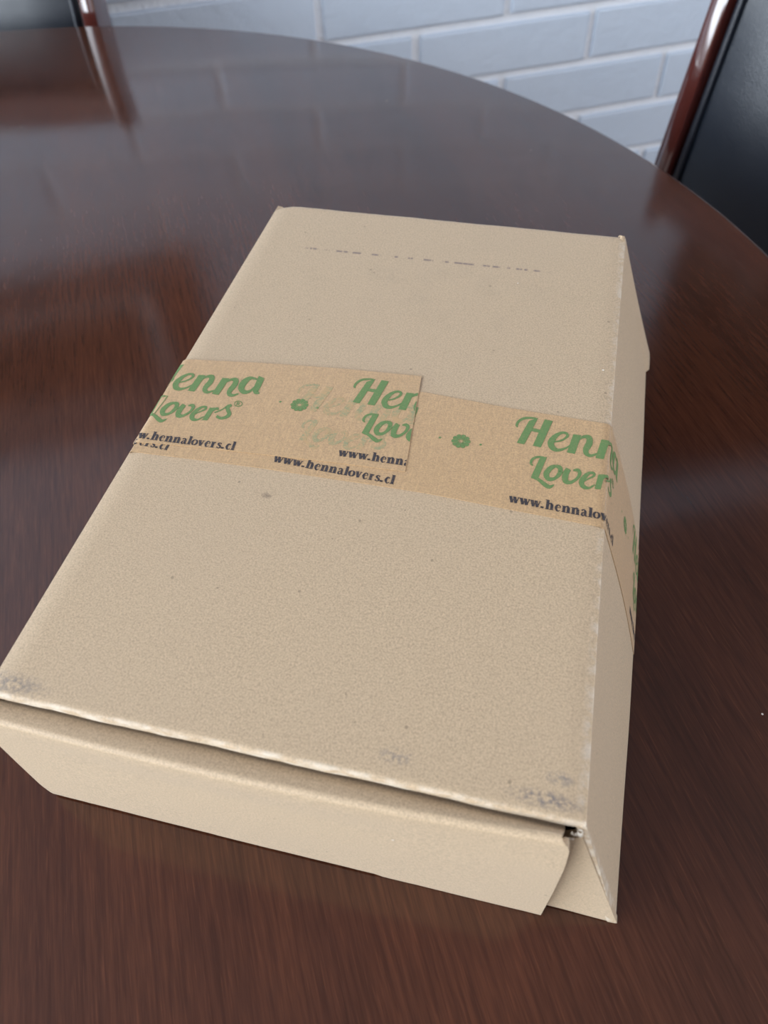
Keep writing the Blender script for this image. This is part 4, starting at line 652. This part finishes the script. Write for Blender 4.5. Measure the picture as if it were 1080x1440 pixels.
G_ = {'w': (g_w(), .70), '.': (ring_(.10, .08, .03, .03)+rect(.05, .15, .02, .14), .26), 'h': (g_n(0, True), .60), 'n': (g_n(), .60),
 'e': (st([(.40, .12), (.30, .02), (.20, .04), (.12, .25), (.20, .45), (.30, .48), (.38, .40), (.40, .30)], [.04, .06, .11, .17, .11, .06, .08, .06])+rect(.16, .42, .265, .305), .46),
 'c': (st([(.38, .12), (.30, .02), (.20, .04), (.12, .25), (.20, .45), (.29, .47), (.35, .40)], [.04, .06, .11, .17, .11, .07, .13]), .43),
 'a': (st([(.11, .38), (.16, .46), (.26, .48), (.33, .38)], [.12, .08, .07, .14])+rect(.26, .41, .04, .40)+st([(.28, .28), (.15, .22), (.13, .08), (.22, .02), (.30, .10)], [.05, .09, .14, .09, .04])+st([(.34, .06), (.42, .02), (.48, .06)], [.10, .07, .04]), .50),
 'l': (rect(.07, .07+h_, 0, .74)+rect(.01, .29, 0, .045)+rect(.01, .10, .695, .74), .30),
 'o': (ring_(.25, .25, .17, .22), .50),
 'v': (st([(.10, .48), (.25, .02)], h_)+st([(.25, .02), (.38, .48)], H_)+rect(.01, .23, .46, .5)+rect(.30, .46, .46, .5), .47),
 'r': (rect(.08, .08+h_, 0, .5)+rect(.02, .32, 0, .045)+rect(.02, .12, .455, .5)+st([(.22, .34), (.28, .45), (.36, .44)], [.05, .07, .14]), .44),
 's': (st([(.33, .40), (.24, .48), (.14, .42), (.14, .33), (.30, .20), (.32, .09), (.22, .02), (.09, .10)], [.05, .06, .12, .13, .14, .11, .07, .05])+rect(.06, .10, 0, .16)+rect(.31, .35, .34, .49), .41)}
def url_polys():
    out = []; x = 0
    for ch in 'www.hennalovers.cl':
        g, w = G_[ch]; out += [[(a+x, b) for a, b in p] for p in g]; x += w
    return out, x
UP, UW = url_polys()
URL = [[(.6885+a/UW*.2235, .5030+b*.0285-.009*a/UW*1.0) for a, b in p] for p in UP]
def flower_polys(cx=.5872, cy=.6278, r=.0172):
    out = []
    for k in range(10):
        a = k*2*PI/10+.12
        P = [(.14, 0), (.55, -.17), (.86, -.25), (1.0, -.12), (1.0, .12), (.86, .25), (.55, .17)]
        pts = [(cx+r*(x*math.cos(a)-y*math.sin(a)), cy+r*(x*math.sin(a)+y*math.cos(a))) for x, y in P]; out.append(pts)
    for d in (-.0385, .036): out.append([(cx+d+.0026*math.cos(q*PI/3), cy-d*.04+.0026*math.sin(q*PI/3)) for q in range(6)])
    return out
FL = flower_polys()
AR = (0.75958, 0.66263); AL = (0.02823, 0.68041); A0 = (0.44208, 0.71011)
def tr(polys, dx, dy): return [[(x+dx, y+dy) for x, y in p] for p in polys]
def rot(polys, ang, dst, k=1.):
    c, s = math.cos(ang)*k, math.sin(ang)*k
    return [[(dst[0]+(x-AR[0])*c-(y-AR[1])*s, dst[1]+(x-AR[0])*s+(y-AR[1])*c) for x, y in p] for p in polys]
LB = [lambda p: p[1]-pl(BB, p[0])-.001, lambda p: pl(BT, p[0])-.001-p[1], lambda p: p[0]+.34, lambda p: sideend(.6)-.006-p[0]]
def aend(p): t = (p[1]-.535)/(.786-.535); return .5045+(.4830-.5045)*t-p[0]
LA_ = [lambda p: p[1]-pl(AB, p[0])-.0005, lambda p: pl(AT, p[0])-.0005-p[1], lambda p: p[0]+.29, lambda p: aend(p)-.001]
PE = .421
e = EB+.0004
for k, dy in ((-2, .006), (-1, .0085), (0, 0), (1, -.008)):
    lay('printed_name', tr(GL, k*PE, dy), e, M_green, tB, LB)
    lay('printed_web_address', tr(URL, k*PE, dy), e, M_black, tB, LB)
    lay('printed_flower', tr(FL, k*PE, dy), e, M_green, tB, LB)
e = EA+.0004
for k, (ang, dst) in enumerate(((math.radians(2.6), A0), (math.radians(4.5), AL))):
    lay('printed_name', rot(GL, ang, dst), e, M_green, tA, LA_)
    u = rot(URL, ang, dst) if k == 0 else rot(tr(URL, -.002, .000), math.radians(4.2), dst)
    lay('printed_web_address', u, e, M_black, tA, LA_)
    if k == 0: lay('printed_flower', rot(tr(FL, .002, -.013), math.radians(.5), A0), e, M_green, tA, LA_)
e = EA+.00015                                          # lower tape's print showing faintly through the upper one
lay('faint_name', tr(GL, -PE, .0085), e, M_ghost, tA, LA_, 'pale print of the lower tape showing through')
